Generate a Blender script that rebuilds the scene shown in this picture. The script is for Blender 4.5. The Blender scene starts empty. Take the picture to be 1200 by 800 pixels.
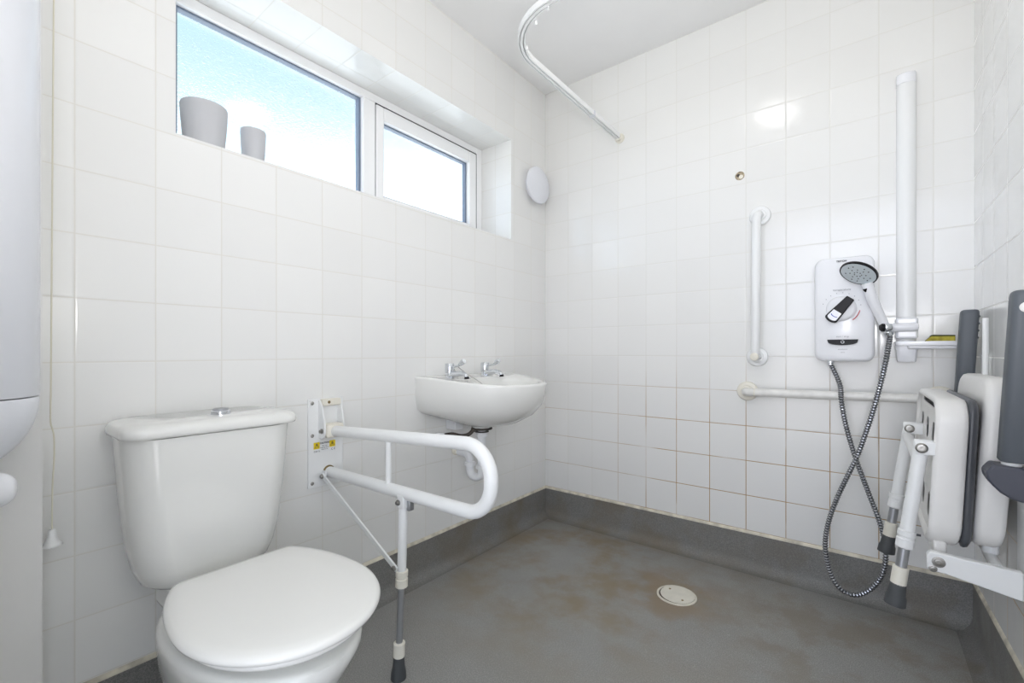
import bpy, bmesh, math, random
from mathutils import Vector, Matrix, Quaternion
random.seed(4)
PI = math.pi
SC = bpy.context.scene
COL = SC.collection
V = Vector

# ------------------------------------------------------------------ helpers
def finish(o, ang=40):
    me = o.data
    for p in me.polygons: p.use_smooth = True
    me.set_sharp_from_angle(angle=math.radians(ang))

def obj(name, bm, mat, parent=None, ang=40, bevel=0, seg=2, kind=None, label=None):
    """link one mesh object; geometry is given in world space"""
    bmesh.ops.recalc_face_normals(bm, faces=bm.faces[:])
    off = V((0, 0, 0))
    p = parent
    while p is not None:
        off += p.location; p = p.parent
    if parent is not None:
        bmesh.ops.translate(bm, verts=bm.verts[:], vec=-off)
    me = bpy.data.meshes.new(name); bm.to_mesh(me); bm.free()
    o = bpy.data.objects.new(name, me); COL.objects.link(o)
    me.materials.append(mat)
    if parent is not None: o.parent = parent
    if bevel:
        m = o.modifiers.new('bevel', 'BEVEL'); m.width = bevel; m.segments = seg
        m.limit_method = 'ANGLE'; m.angle_limit = math.radians(35); m.harden_normals = False
    finish(o, ang)
    if kind: o['kind'] = kind
    if label: o['label'] = label
    return o

def thing(name, label, cat, loc, group=None):
    o = bpy.data.objects.new(name, None); COL.objects.link(o)
    o.location = loc; o.empty_display_size = .05
    o['label'] = label; o['category'] = cat
    if group: o['group'] = group
    return o

def tag(o, label, cat, group=None):
    o['label'] = label; o['category'] = cat
    if group: o['group'] = group
    return o

def box(bm, x0, x1, y0, y1, z0, z1):
    vs = [bm.verts.new((x, y, z)) for x in (x0, x1) for y in (y0, y1) for z in (z0, z1)]
    for f in ((0,1,3,2),(4,6,7,5),(0,4,5,1),(2,3,7,6),(0,2,6,4),(1,5,7,3)):
        bm.faces.new([vs[i] for i in f])
    return bm

def bx(*a): return box(bmesh.new(), *a)

def rings(bm, rs, cap=True, closed=False):
    """loft a list of rings (lists of Vectors)"""
    R = [[bm.verts.new(v) for v in r] for r in rs]
    n = len(R[0])
    k = len(R)
    for i in range(k if closed else k-1):
        a, b = R[i], R[(i+1) % k]
        for j in range(n):
            bm.faces.new((a[j], a[(j+1) % n], b[(j+1) % n], b[j]))
    if cap and not closed:
        bm.faces.new(list(reversed(R[0]))); bm.faces.new(R[-1])
    return bm

def frame_of(d):
    d = d.normalized()
    u = d.orthogonal().normalized(); return u, d.cross(u)

def smooth_path(pts, n=8):
    """Catmull-Rom through pts"""
    P = [V(p) for p in pts]; out = []
    for i in range(len(P)-1):
        p0 = P[max(i-1, 0)]; p1 = P[i]; p2 = P[i+1]; p3 = P[min(i+2, len(P)-1)]
        for k in range(n):
            t = k/n
            out.append(.5*((2*p1)+(p2-p0)*t+(2*p0-5*p1+4*p2-p3)*t*t+(3*p1-p0-3*p2+p3)*t**3))
    out.append(P[-1]); return out

def round_path(pts, r, n=8):
    """polyline with corners rounded to radius r"""
    P = [V(p) for p in pts]; out = [P[0]]
    for i in range(1, len(P)-1):
        a = (P[i-1]-P[i]).normalized(); b = (P[i+1]-P[i]).normalized()
        ang = a.angle(b); d = r/math.tan(ang/2)
        s = P[i]+a*d; e = P[i]+b*d
        c = P[i]+(a+b).normalized()*(r/math.sin(ang/2))
        va = s-c; vb = e-c; tot = va.angle(vb); ax = va.cross(vb).normalized()
        for k in range(n+1):
            out.append(c+Quaternion(ax, tot*k/n) @ va)
    out.append(P[-1]); return out

def tube(bm, path, r, n=14, rad=None, cap=True):
    P = [V(p) for p in path]
    u = None; rs = []
    for i, p in enumerate(P):
        d = (P[min(i+1, len(P)-1)]-P[max(i-1, 0)]).normalized()
        if u is None: u, w = frame_of(d)
        else:
            u = (u-d*u.dot(d)).normalized(); w = d.cross(u)
        rr = rad[i] if rad else r
        rs.append([p+u*math.cos(2*PI*k/n)*rr+w*math.sin(2*PI*k/n)*rr for k in range(n)])
    return rings(bm, rs, cap)

def tb(path, r, n=14, rad=None): return tube(bmesh.new(), path, r, n, rad)

def lathe(bm, base, axis, prof, n=28):
    """prof: list of (radius, distance along axis)"""
    base = V(base); axis = V(axis).normalized(); u, w = frame_of(axis)
    rs = [[base+axis*h+(u*math.cos(2*PI*k/n)+w*math.sin(2*PI*k/n))*max(r, 1e-5) for k in range(n)] for r, h in prof]
    return rings(bm, rs, True)

def lt(base, axis, prof, n=28): return lathe(bmesh.new(), base, axis, prof, n)

def rrect(w, h, r, n=6):
    """rounded rectangle outline centred at 0: list of (a,b)"""
    out = []
    for cx, cy, a0 in ((w/2-r, h/2-r, 0), (-w/2+r, h/2-r, PI/2), (-w/2+r, -h/2+r, PI), (w/2-r, -h/2+r, 1.5*PI)):
        for k in range(n+1):
            a = a0+PI/2*k/n
            out.append((cx+r*math.cos(a), cy+r*math.sin(a)))
    return out

def slab(bm, pts, f0, f1):
    """prism: 2D outline mapped by f0 and f1 (functions of (a,b) -> Vector)"""
    return rings(bm, [[f0(*p) for p in pts], [f1(*p) for p in pts]], True)

def rotm(axis, deg): return Quaternion(V(axis), math.radians(deg))

# ------------------------------------------------------------------ materials
def nodes(m):
    m.use_nodes = True
    return m.node_tree, m.node_tree.nodes, m.node_tree.links

def mat(name, col, rough=.4, metal=0, spec=.5, noise=0, nscale=30, bump=0, bscale=400, coat=0):
    m = bpy.data.materials.new(name); t, N, L = nodes(m)
    b = N['Principled BSDF']
    b.inputs['Base Color'].default_value = (*col, 1); b.inputs['Roughness'].default_value = rough
    b.inputs['Metallic'].default_value = metal; b.inputs['Specular IOR Level'].default_value = spec
    b.inputs['Coat Weight'].default_value = coat
    tc = N.new('ShaderNodeTexCoord')
    if noise:
        n = N.new('ShaderNodeTexNoise'); n.inputs['Scale'].default_value = nscale; n.inputs['Detail'].default_value = 4
        L.new(tc.outputs['Object'], n.inputs['Vector'])
        r = N.new('ShaderNodeMapRange'); r.inputs['From Min'].default_value = .3; r.inputs['From Max'].default_value = .7
        r.inputs['To Min'].default_value = 1-noise; r.inputs['To Max'].default_value = 1+noise*.4
        L.new(n.outputs['Fac'], r.inputs['Value'])
        x = N.new('ShaderNodeVectorMath'); x.operation = 'SCALE'; x.inputs[0].default_value = col
        L.new(r.outputs['Result'], x.inputs['Scale']); L.new(x.outputs['Vector'], b.inputs['Base Color'])
    if bump:
        n = N.new('ShaderNodeTexNoise'); n.inputs['Scale'].default_value = bscale; n.inputs['Detail'].default_value = 3
        L.new(tc.outputs['Object'], n.inputs['Vector'])
        k = N.new('ShaderNodeBump'); k.inputs['Strength'].default_value = bump; k.inputs['Distance'].default_value = .001
        L.new(n.outputs['Fac'], k.inputs['Height']); L.new(k.outputs['Normal'], b.inputs['Normal'])
    return m

def tile_mat(name, pu, pv, ou, ov, grime=None, tint=(.80, .80, .785)):
    """glazed wall tiles; ou/ov = where one joint lies, pu/pv = pitch. grime: (z0, x0) joints brown below z0 and beyond x0"""
    m = bpy.data.materials.new(name); t, N, L = nodes(m); b = N['Principled BSDF']
    g = N.new('ShaderNodeNewGeometry'); sp = N.new('ShaderNodeSeparateXYZ'); L.new(g.outputs['Position'], sp.inputs[0])
    sn = N.new('ShaderNodeSeparateXYZ'); L.new(g.outputs['True Normal'], sn.inputs[0])
    def M(op, *a, clamp=False):
        n = N.new('ShaderNodeMath'); n.operation = op; n.use_clamp = clamp
        for i, v in enumerate(a):
            if isinstance(v, (int, float)): n.inputs[i].default_value = v
            else: L.new(v, n.inputs[i])
        return n.outputs[0]
    def mix(f, a, c):
        return M('ADD', M('MULTIPLY', a, M('SUBTRACT', 1, f)), M('MULTIPLY', c, f))
    ny = M('GREATER_THAN', M('ABSOLUTE', sn.outputs['Y']), .5)
    nz = M('GREATER_THAN', M('ABSOLUTE', sn.outputs['Z']), .5)
    u = mix(ny, sp.outputs['Y'], sp.outputs['X'])
    v = mix(nz, sp.outputs['Z'], sp.outputs['X'])
    def dist(c, p, o):
        s = M('DIVIDE', M('SUBTRACT', c, o), p)
        f = M('FRACT', M('ADD', s, 50.0))
        return M('MULTIPLY', M('MINIMUM', f, M('SUBTRACT', 1, f)), p), M('FLOOR', M('ADD', s, 50.0))
    du, iu = dist(u, pu, ou); dv, iv = dist(v, pv, ov)
    d = M('MINIMUM', du, dv)
    def ramp(x, a, c):
        n = N.new('ShaderNodeMapRange'); n.interpolation_type = 'SMOOTHSTEP'
        L.new(x, n.inputs['Value']); n.inputs['From Min'].default_value = a; n.inputs['From Max'].default_value = c
        return n.outputs['Result']
    tile = ramp(d, .0010, .0020)                       # 0 joint, 1 tile
    edge = ramp(d, .0010, .0048)
    # joint colour
    clean = (.715, .71, .675, 1); dirty = (.40, .25, .10, 1)
    nz2 = N.new('ShaderNodeTexNoise'); nz2.inputs['Scale'].default_value = 6; nz2.inputs['Detail'].default_value = 5
    L.new(g.outputs['Position'], nz2.inputs['Vector'])
    mg = N.new('ShaderNodeMix'); mg.data_type = 'RGBA'
    mg.inputs['A'].default_value = clean; mg.inputs['B'].default_value = dirty
    if grime:
        z0, a0, axis = grime
        hz = ramp(sp.outputs['Z'], z0+.12, z0-.30)
        n2 = N.new('ShaderNodeMapRange'); n2.interpolation_type = 'SMOOTHSTEP'
        L.new(M('ADD', sp.outputs[axis], M('MULTIPLY', nz2.outputs['Fac'], .25)), n2.inputs['Value'])
        n2.inputs['From Min'].default_value = a0; n2.inputs['From Max'].default_value = a0+.38
        hor = M('LESS_THAN', dv, .003)
        base = M('MULTIPLY', hz, M('MAXIMUM', n2.outputs['Result'], M('MULTIPLY', hor, .45)))
        L.new(M('MULTIPLY', base, ramp(nz2.outputs['Fac'], .22, .55), clamp=True), mg.inputs['Factor'])
    else:
        mg.inputs['Factor'].default_value = .06
    # each tile a hair different
    wn = N.new('ShaderNodeTexWhiteNoise'); wn.noise_dimensions = '2D'
    cv = N.new('ShaderNodeCombineXYZ'); L.new(iu, cv.inputs[0]); L.new(iv, cv.inputs[1]); L.new(cv.outputs[0], wn.inputs['Vector'])
    tcol = N.new('ShaderNodeVectorMath'); tcol.operation = 'SCALE'; tcol.inputs[0].default_value = tint
    L.new(M('ADD', .985, M('MULTIPLY', wn.outputs['Value'], .03)), tcol.inputs['Scale'])
    mx = N.new('ShaderNodeMix'); mx.data_type = 'RGBA'
    L.new(tile, mx.inputs['Factor']); L.new(mg.outputs['Result'], mx.inputs['A']); L.new(tcol.outputs['Vector'], mx.inputs['B'])
    L.new(mx.outputs['Result'], b.inputs['Base Color'])
    L.new(mix(tile, .6, .13), b.inputs['Roughness'])
    # relief: pillowed edges, slightly wavy glaze
    wv = N.new('ShaderNodeTexNoise'); wv.inputs['Scale'].default_value = 9; wv.inputs['Detail'].default_value = 1
    L.new(g.outputs['Position'], wv.inputs['Vector'])
    h = M('ADD', M('MULTIPLY', edge, .0004), M('MULTIPLY', wv.outputs['Fac'], .0012))
    bp = N.new('ShaderNodeBump'); bp.inputs['Strength'].default_value = .7; bp.inputs['Distance'].default_value = 1.0
    L.new(h, bp.inputs['Height']); L.new(bp.outputs['Normal'], b.inputs['Normal'])
    return m

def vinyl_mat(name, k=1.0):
    m = bpy.data.materials.new(name); t, N, L = nodes(m); b = N['Principled BSDF']
    g = N.new('ShaderNodeNewGeometry'); P = g.outputs['Position']
    def noise(s, d=5, r=.55):
        n = N.new('ShaderNodeTexNoise'); n.inputs['Scale'].default_value = s; n.inputs['Detail'].default_value = d
        n.inputs['Roughness'].default_value = r; L.new(P, n.inputs['Vector']); return n.outputs['Fac']
    def mr(x, a, c, lo=0, hi=1):
        n = N.new('ShaderNodeMapRange'); n.interpolation_type = 'SMOOTHSTEP'; L.new(x, n.inputs['Value'])
        n.inputs['From Min'].default_value = a; n.inputs['From Max'].default_value = c
        n.inputs['To Min'].default_value = lo; n.inputs['To Max'].default_value = hi; return n.outputs['Result']
    def mul(a, c):
        n = N.new('ShaderNodeMath'); n.operation = 'MULTIPLY'
        for i, v in enumerate((a, c)):
            if isinstance(v, (int, float)): n.inputs[i].default_value = v
            else: L.new(v, n.inputs[i])
        return n.outputs[0]
    def mixc(f, a, c):
        n = N.new('ShaderNodeMix'); n.data_type = 'RGBA'; L.new(f, n.inputs['Factor'])
        for k, v in (('A', a), ('B', c)):
            if isinstance(v, tuple): n.inputs[k].default_value = (*v, 1)
            else: L.new(v, n.inputs[k])
        return n.outputs['Result']
    def patch(c, r):
        n = N.new('ShaderNodeVectorMath'); n.operation = 'DISTANCE'; L.new(P, n.inputs[0]); n.inputs[1].default_value = c
        return mr(n.outputs['Value'], r, r*.25)
    base = mixc(noise(3.2), (.30, .298, .285), (.37, .362, .345))
    fine = noise(340, 2)
    base = mixc(mr(fine, .35, .65), base, (.235, .233, .226))
    base = mixc(mul(mr(noise(260, 1), .60, .68), .55), base, (.46, .45, .42))
    # brown soap-scum stains with their own outlines
    st = mul(mr(noise(4.3, 6, .62), .38, .66), 1.0)
    base = mixc(mul(st, patch((.45, 1.75, 0), .95)), base, (.25, .205, .145))
    base = mixc(mul(mr(noise(5.1, 6, .6), .45, .6), mul(patch((1.45, 1.85, 0), .75), .6)), base, (.225, .19, .145))
    base = mixc(mul(mr(noise(7.5, 5), .42, .58), mul(patch((.86, 1.75, 0), .26), .8)), base, (.27, .205, .14))
    # wear: pale scuffs
    base = mixc(mul(mr(noise(14, 4, .7), .66, .72), .25), base, (.50, .48, .45))
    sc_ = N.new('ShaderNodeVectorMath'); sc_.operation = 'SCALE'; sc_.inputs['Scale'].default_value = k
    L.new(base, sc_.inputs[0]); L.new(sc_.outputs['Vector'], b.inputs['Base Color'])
    L.new(mr(noise(6), .3, .7, .34, .55), b.inputs['Roughness'])
    b.inputs['Specular IOR Level'].default_value = .4
    kb = N.new('ShaderNodeBump'); kb.inputs['Strength'].default_value = .35; kb.inputs['Distance'].default_value = .0008
    L.new(noise(420, 2), kb.inputs['Height']); L.new(kb.outputs['Normal'], b.inputs['Normal'])
    return m

def pane_mat(name):
    m = bpy.data.materials.new(name); t, N, L = nodes(m)
    for n in list(N): N.remove(n)
    out = N.new('ShaderNodeOutputMaterial')
    tc = N.new('ShaderNodeTexCoord')
    n1 = N.new('ShaderNodeTexVoronoi'); n1.feature = 'SMOOTH_F1'; n1.inputs['Scale'].default_value = 95
    n0 = N.new('ShaderNodeTexNoise'); n0.inputs['Scale'].default_value = 40; n0.inputs['Detail'].default_value = 3
    L.new(tc.outputs['Object'], n0.inputs['Vector'])
    va = N.new('ShaderNodeMixRGB'); va.inputs['Fac'].default_value = .12
    L.new(tc.outputs['Object'], va.inputs[1]); L.new(n0.outputs['Color'], va.inputs[2]); L.new(va.outputs[0], n1.inputs['Vector'])
    bp = N.new('ShaderNodeBump'); bp.inputs['Strength'].default_value = .4; bp.inputs['Distance'].default_value = .004
    L.new(n1.outputs['Distance'], bp.inputs['Height'])
    tr = N.new('ShaderNodeBsdfTransparent'); tr.inputs['Color'].default_value = (.93, .985, 1, 1)
    rf = N.new('ShaderNodeBsdfRefraction'); rf.inputs['IOR'].default_value = 1.25; rf.inputs['Roughness'].default_value = .05
    rf.inputs['Color'].default_value = (.93, .985, 1, 1)
    L.new(bp.outputs['Normal'], rf.inputs['Normal'])
    gl = N.new('ShaderNodeBsdfGlossy'); gl.inputs['Roughness'].default_value = .03
    bq = N.new('ShaderNodeBump'); bq.inputs['Strength'].default_value = .04; bq.inputs['Distance'].default_value = .002
    L.new(n1.outputs['Distance'], bq.inputs['Height']); L.new(bq.outputs['Normal'], gl.inputs['Normal'])
    m1 = N.new('ShaderNodeMixShader'); m1.inputs[0].default_value = .45; L.new(tr.outputs[0], m1.inputs[1]); L.new(rf.outputs[0], m1.inputs[2])
    fr = N.new('ShaderNodeFresnel'); fr.inputs['IOR'].default_value = 1.45
    m2 = N.new('ShaderNodeMixShader'); gb = N.new('ShaderNodeNewGeometry'); fm = N.new('ShaderNodeMath'); fm.operation = 'SUBTRACT'; fm.use_clamp = True
    L.new(fr.outputs[0], fm.inputs[0]); L.new(gb.outputs['Backfacing'], fm.inputs[1]); L.new(fm.outputs[0], m2.inputs[0]); L.new(m1.outputs[0], m2.inputs[1]); L.new(gl.outputs[0], m2.inputs[2])
    L.new(m2.outputs[0], out.inputs['Surface'])
    return m

def emit_mat(name, col, s):
    m = bpy.data.materials.new(name); t, N, L = nodes(m); b = N['Principled BSDF']
    b.inputs['Base Color'].default_value = (.9, .9, .9, 1)
    b.inputs['Emission Color'].default_value = (*col, 1); b.inputs['Emission Strength'].default_value = s
    return m

PU_L, OU_L = .1517, .194
PU_B, OU_B = .1486, .1513
M_tileL = tile_mat('wall tiles window side', PU_L, .15, OU_L, .915)
M_tileB = tile_mat('wall tiles shower side', PU_B, .15, OU_B, .9185, grime=(.86, .42, 'X'))
M_tileR = tile_mat('wall tiles seat side', .15, .15, .06, .9225, grime=(.62, .9, 'Y'))
M_vinyl = vinyl_mat('safety vinyl')
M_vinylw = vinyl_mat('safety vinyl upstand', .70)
M_paint = mat('white emulsion', (.88, .88, .88), .7, spec=.3, noise=.03, nscale=3)
M_panel = mat('white gloss panel', (.74, .735, .72), .35, noise=.02, nscale=8)
M_seal = mat('cream sealant', (.72, .67, .55), .5, noise=.35, nscale=25)
M_upvc = mat('white upvc', (.88, .885, .89), .28)
M_black = mat('black rubber gasket', (.02, .022, .03), .5)
M_spacer = mat('grey glazing spacer', (.16, .20, .27), .35)
M_pane = pane_mat('obscure glass')
M_cer = mat('white vitreous china', (.80, .80, .775), .12, coat=.3)
M_seat = mat('white toilet seat plastic', (.84, .835, .81), .16)
M_white = mat('white powder coat', (.82, .83, .83), .35)
M_whiteold = mat('aged white powder coat', (.80, .79, .76), .3, noise=.14, nscale=22)
M_cream = mat('cream nylon', (.78, .75, .66), .4)
M_plw = mat('white shower plastic', (.83, .84, .87), .2)
M_plwh = mat('white gloss housing', (.77, .785, .83), .25)
M_chrome = mat('chrome', (.72, .74, .77), .12, metal=1)
M_alu = mat('grey aluminium', (.42, .43, .45), .35, metal=.8)
M_steel = mat('steel bolt', (.35, .34, .32), .35, metal=1)
M_hose = mat('ribbed chrome hose', (.36, .37, .39), .25, metal=1)
M_rub = mat('dark rubber', (.058, .062, .066), .6, bump=.2)
M_grey = mat('grey padded vinyl', (.105, .118, .135), .5, bump=.25, bscale=700)
M_greyd = mat('dark grey plastic', (.060, .064, .085), .4)
M_pad = mat('dark grey seat pad', (.075, .08, .09), .35)
M_seatw = mat('white moulded seat', (.80, .79, .77), .35, noise=.05, nscale=9)
M_blackp = mat('black gloss plastic', (.008, .008, .010), .45, spec=.25)
M_blue = mat('blue mark', (.05, .09, .45), .4)
M_red = mat('red mark', (.55, .02, .03), .4)
M_ink = mat('dark grey ink', (.06, .06, .07), .6)
M_inkl = mat('pale grey ink', (.30, .31, .34), .6)
M_head = mat('spray plate', (.60, .66, .69), .3)
M_pot = mat('grey pot glaze', (.52, .525, .545), .55)
M_sponge = mat('yellow sponge', (.42, .36, .05), .9, noise=.4, nscale=60, bump=.8)
M_scour = mat('green scourer', (.07, .08, .02), .9, noise=.3, nscale=60)
M_yellow = mat('yellow warning', (.80, .60, .01), .5)
M_labelw = mat('white label', (.80, .81, .82), .4)
M_brass = mat('tarnished brass', (.30, .22, .10), .4, metal=.8, noise=.4)
M_plaster = mat('bare plaster hole', (.50, .42, .30), .9, noise=.5, nscale=90)
M_pvc = mat('white waste pipe', (.80, .81, .83), .3)
M_darkpipe = mat('dark waste fitting', (.07, .055, .045), .5, noise=.4)
M_cord = mat('cream pull cord', (.68, .65, .54), .8)

# ------------------------------------------------------------------ room
W, LEN, HC = 1.738, 2.155, 2.42
WY0, WY1, WZ0, WZ1 = .389, 1.836, 1.523, 2.043     # window opening
XF = -.205                                            # front of the window frame
TB = -.30
bm = bmesh.new()
for a in ((TB, 0, -.05, WY0, 0, HC), (TB, 0, WY1, LEN, 0, HC), (TB, 0, WY0, WY1, 0, WZ0), (TB, 0, WY0, WY1, WZ1, HC)):
    box(bm, *a)
obj('wall_left', bm, M_tileL, kind='structure', ang=20)
obj('wall_back', bx(-.3, W+.12, LEN, LEN+.15, 0, HC), M_tileB, kind='structure', ang=20)
obj('wall_right', bx(W, W+.12, -.15, LEN, 0, HC), M_tileR, kind='structure', ang=20)
obj('floor', bx(-.3, W+.12, -1.6, LEN+.15, -.1, 0), M_vinyl, kind='structure', ang=20)
obj('ceiling', bx(-.3, W+.12, -1.6, LEN+.15, HC, HC+.1), M_paint, kind='structure', ang=20)
bm = bmesh.new()
box(bm, 0, .12, -.15, .13, 0, HC)                    # pier that ends the tiled wall
box(bm, .12, .80, -.15, -.03, 0, HC)
box(bm, .80, W, -.15, -.03, 2.05, HC)
obj('wall_near', bm, M_panel, kind='structure', ang=20)

def cove(name, p0, p1, nrm, h0, h1):
    """vinyl upstand with a coved foot; runs p0->p1 on a wall whose inward normal is nrm"""
    p0, p1, nrm = V(p0), V(p1), V(nrm); R = .045
    rs = []
    for p, h in ((p0, h0), (p1, h1)):
        prof = [(0, 0), (0, h), (.004, h), (.004, R)]
        prof += [(.004+R*(1-math.cos(PI/2*k/6)), R*(1-math.sin(PI/2*k/6))) for k in range(1, 7)]
        prof += [(.004+R, .0)]
        rs.append([p+nrm*a+V((0, 0, c)) for a, c in prof])
    return obj(name, rings(bmesh.new(), rs, True), M_vinylw, kind='structure', ang=50)
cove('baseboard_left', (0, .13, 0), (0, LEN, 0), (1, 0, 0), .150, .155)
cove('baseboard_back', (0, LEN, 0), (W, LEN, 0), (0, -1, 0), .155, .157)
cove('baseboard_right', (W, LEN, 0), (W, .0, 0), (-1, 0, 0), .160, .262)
def bead(name, p0, p1, nrm, h0, h1):
    p0, p1, nrm = V(p0), V(p1), V(nrm)
    rs = [[p+nrm*a+V((0, 0, h+c)) for a, c in ((0, 0), (.006, 0), (.006, .003), (.002, .011), (0, .012))] for p, h in ((p0, h0), (p1, h1))]
    obj(name, rings(bmesh.new(), rs, True), M_seal, kind='structure')
bead('trim_1', (0, .13, 0), (0, LEN, 0), (1, 0, 0), .150, .155)
bead('trim_2', (0, LEN, 0), (W, LEN, 0), (0, -1, 0), .155, .157)
bead('trim_3', (W, LEN, 0), (W, 0, 0), (-1, 0, 0), .160, .262)

# ------------------------------------------------------------------ window
win = bpy.data.objects.new('window_1', None); COL.objects.link(win); win.location = (XF, WY0, WZ0); win['kind'] = 'structure'
XB = XF-.06
MY0, MY1 = 1.105, 1.165         # mullion
bm = bmesh.new()
box(bm, XB, XF, WY0, WY0+.055, WZ0, WZ1)
box(bm, XB, XF, WY1-.042, WY1, WZ0, WZ1)
box(bm, XB, XF, WY0+.055, WY1-.042, WZ1-.034, WZ1)
box(bm, XB, XF, WY0+.055, WY1-.042, WZ0, WZ0+.03)
box(bm, XB, XF, MY0-.01, MY1-.01, WZ0+.03, WZ1-.034)
obj('window_frame', bm, M_upvc, win, bevel=.004, kind='structure')
bm = bmesh.new()                # black line where the casement shuts
G = XF+.0015
y0, y1, z0, z1 = MY1-.012, WY1-.044, WZ0+.032, WZ1-.036
for a in ((XF-.02, G, y0, y1, z1-.004, z1), (XF-.02, XF-.002, y0, y0+.004, z0, z1), (XF-.02, G, y1-.004, y1, z0, z1), (XF-.02, G, y0, y1, z0, z0+.004)):
    box(bm, *a)
obj('gasket', bm, M_black, win, kind='structure')
XC = XF+.004
bm = bmesh.new(); y0 += .004; y1 -= .004; z0 += .004; z1 -= .004
ci = .058
for a in ((XB, XC, y0, y0+.040, z0, z1), (XB, XC, y1-ci+.005, y1, z0, z1), (XB, XC, y0+.040, y1-ci+.005, z1-ci, z1), (XB, XC, y0+.040, y1-ci+.005, z0, z0+ci)):
    box(bm, *a)
obj('casement_frame', bm, M_upvc, win, bevel=.005, kind='structure')
cy0, cy1, cz0, cz1 = y0+.040, y1-ci+.005, z0+ci, z1-ci
fy0, fy1, fz0, fz1 = WY0+.055, MY0-.01, WZ0+.03, WZ1-.034
def spacer(y0, y1, z0, z1):
    bm = bmesh.new(); t = .009; a, c = XF-.045, XF-.02
    box(bm, a, c, y0, y0+t, z0, z1); box(bm, a, c, y1-t, y1, z0, z1)
    box(bm, a, c, y0+t, y1-t, z1-t*.7, z1); box(bm, a, c, y0+t, y1-t, z0, z0+t)
    obj('glazing_spacer', bm, M_spacer, win, kind='structure')
spacer(fy0, fy1, fz0, fz1); spacer(cy0, cy1, cz0, cz1)
obj('pane', bx(XF-.036, XF-.032, fy0+.001, fy1-.001, fz0+.001, fz1-.001), M_pane, win, kind='structure')
obj('pane', bx(XF-.036, XF-.032, cy0+.001, cy1-.001, cz0+.001, cz1-.001), M_pane, win, kind='structure')

# ------------------------------------------------------------------ pots on the sill
def pot(name, x, y, r, h, label):
    z = WZ0
    pr = [(r*.80, 0), (r*.84, .004), (r*.97, h*.72), (r, h-.004), (r*.985, h), (r*.90, h), (r*.87, h-.01), (r*.74, .012), (0, .010)]
    o = obj(name, lt((x, y, z), (0, 0, 1), pr, 40), M_pot, None, ang=35)
    return tag(o, label, 'pot', 'pots on the window sill')
pot('plant_pot', -.10, .486, .060, .142, 'larger grey plant pot at the left end of the window sill')
pot('plant_pot', -.115, .628, .037, .130, 'smaller slim grey plant pot on the window sill beside the larger one')

# ------------------------------------------------------------------ extractor vent cover
o = thing('vent_cover', 'round white domed vent cover on wall near the corner', 'vent cover', (0, 2.035, 1.855))
obj('collar', lt((0, 2.035, 1.855), (1, 0, 0), [(.072, 0), (.072, .022), (.06, .026)], 40), M_plwh, o)
obj('cap', lt((.022, 2.035, 1.855), V((1, -.03, .0)), [(.05, -.001), (.098, .004), (.101, .010), (.098, .017), (.075, .025), (.04, .030), (0, .032)], 48), M_plwh, o)

# ------------------------------------------------------------------ curtain rail
ZR = 2.034
cr = thing('curtain_rail', 'white curved shower curtain rail fixed high on the back wall', 'curtain rail', (.46, LEN, ZR))
path = round_path([(.46, LEN-.012, ZR), (.46, 1.172, ZR), (W-.012, 1.172, ZR)], .21, 18)
prof = [(-.013, -.012), (-.0085, -.012), (-.0085, .000), (-.0045, .000), (-.0045, -.012), (.0045, -.012), (.0045, .000), (.0085, .000), (.0085, -.012), (.013, -.012), (.013, .009), (-.013, .009)]
rs = []
for i, p in enumerate(path):
    d = (path[min(i+1, len(path)-1)]-path[max(i-1, 0)]).normalized(); s = d.cross(V((0, 0, 1)))
    rs.append([p+s*a+V((0, 0, c)) for a, c in prof])
obj('track', rings(bmesh.new(), rs, True), M_white, cr, ang=30)
obj('wall_flange', lt((.46, LEN, ZR-.002), (0, -1, 0), [(.024, 0), (.024, .006), (.018, .012), (.018, .026), (.010, .027)], 28), M_cream, cr)
obj('wall_flange', lt((W, 1.172, ZR-.002), (-1, 0, 0), [(.024, 0), (.024, .006), (.018, .012), (.018, .026), (.010, .027)], 28), M_cream, cr)
obj('joint_sleeve', bx(.46-.0145, .46+.0145, 1.845, 1.862, ZR-.0135, ZR+.0105), M_plwh, cr, bevel=.002)
for p in ((.505, 1.285), (.60, 1.205), (.665, 1.178)):
    g = lt((p[0], p[1], ZR-.012), (0, 0, -1), [(.003, 0), (.003, .007), (.0045, .009), (.0045, .013), (.002, .015)], 12)
    obj('glider', g, M_white, cr)

# ------------------------------------------------------------------ ceiling lamp
lp = thing('ceiling_light', 'round opal ceiling light above the middle of the room', 'ceiling light', (1.02, 1.16, HC))
obj('lamp_base', lt((1.02, 1.16, HC), (0, 0, -1), [(.125, 0), (.125, .02), (.118, .024)], 40), M_white, lp)
obj('diffuser', lt((1.02, 1.16, HC-.022), (0, 0, -1), [(.118, 0), (.118, .012), (.105, .028), (.07, .042), (.03, .048), (0, .049)], 32), emit_mat('lit diffuser', (1, .975, .94), 10), lp)

# ------------------------------------------------------------------ hole in tile
o = thing('pipe_hole', 'small round open pipe hole in the shower wall tiles', 'pipe hole', (1.019, LEN, 1.706))
rim = [(.0185, 0), (.0185, .003), (.0155, .004), (.0145, .0005), (.0145, 0)]
obj('rim', lt((1.019, LEN, 1.706), (0, -1, 0), [(.0185, -.003), (.0185, .0025), (.016, .0035), (.0145, .002), (.0135, .0005)], 24), M_plaster, o)
obj('plug', lt((1.024, LEN-.0005, 1.700), (0, -1, 0), [(.0085, 0), (.0085, .0035), (.006, .004)], 18), M_cream, o)
obj('pipe_end', lt((1.013, LEN-.0005, 1.708), (0, -1, 0), [(.0065, 0), (.0065, .0030), (.004, .0035)], 16), M_darkpipe, o)

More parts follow.
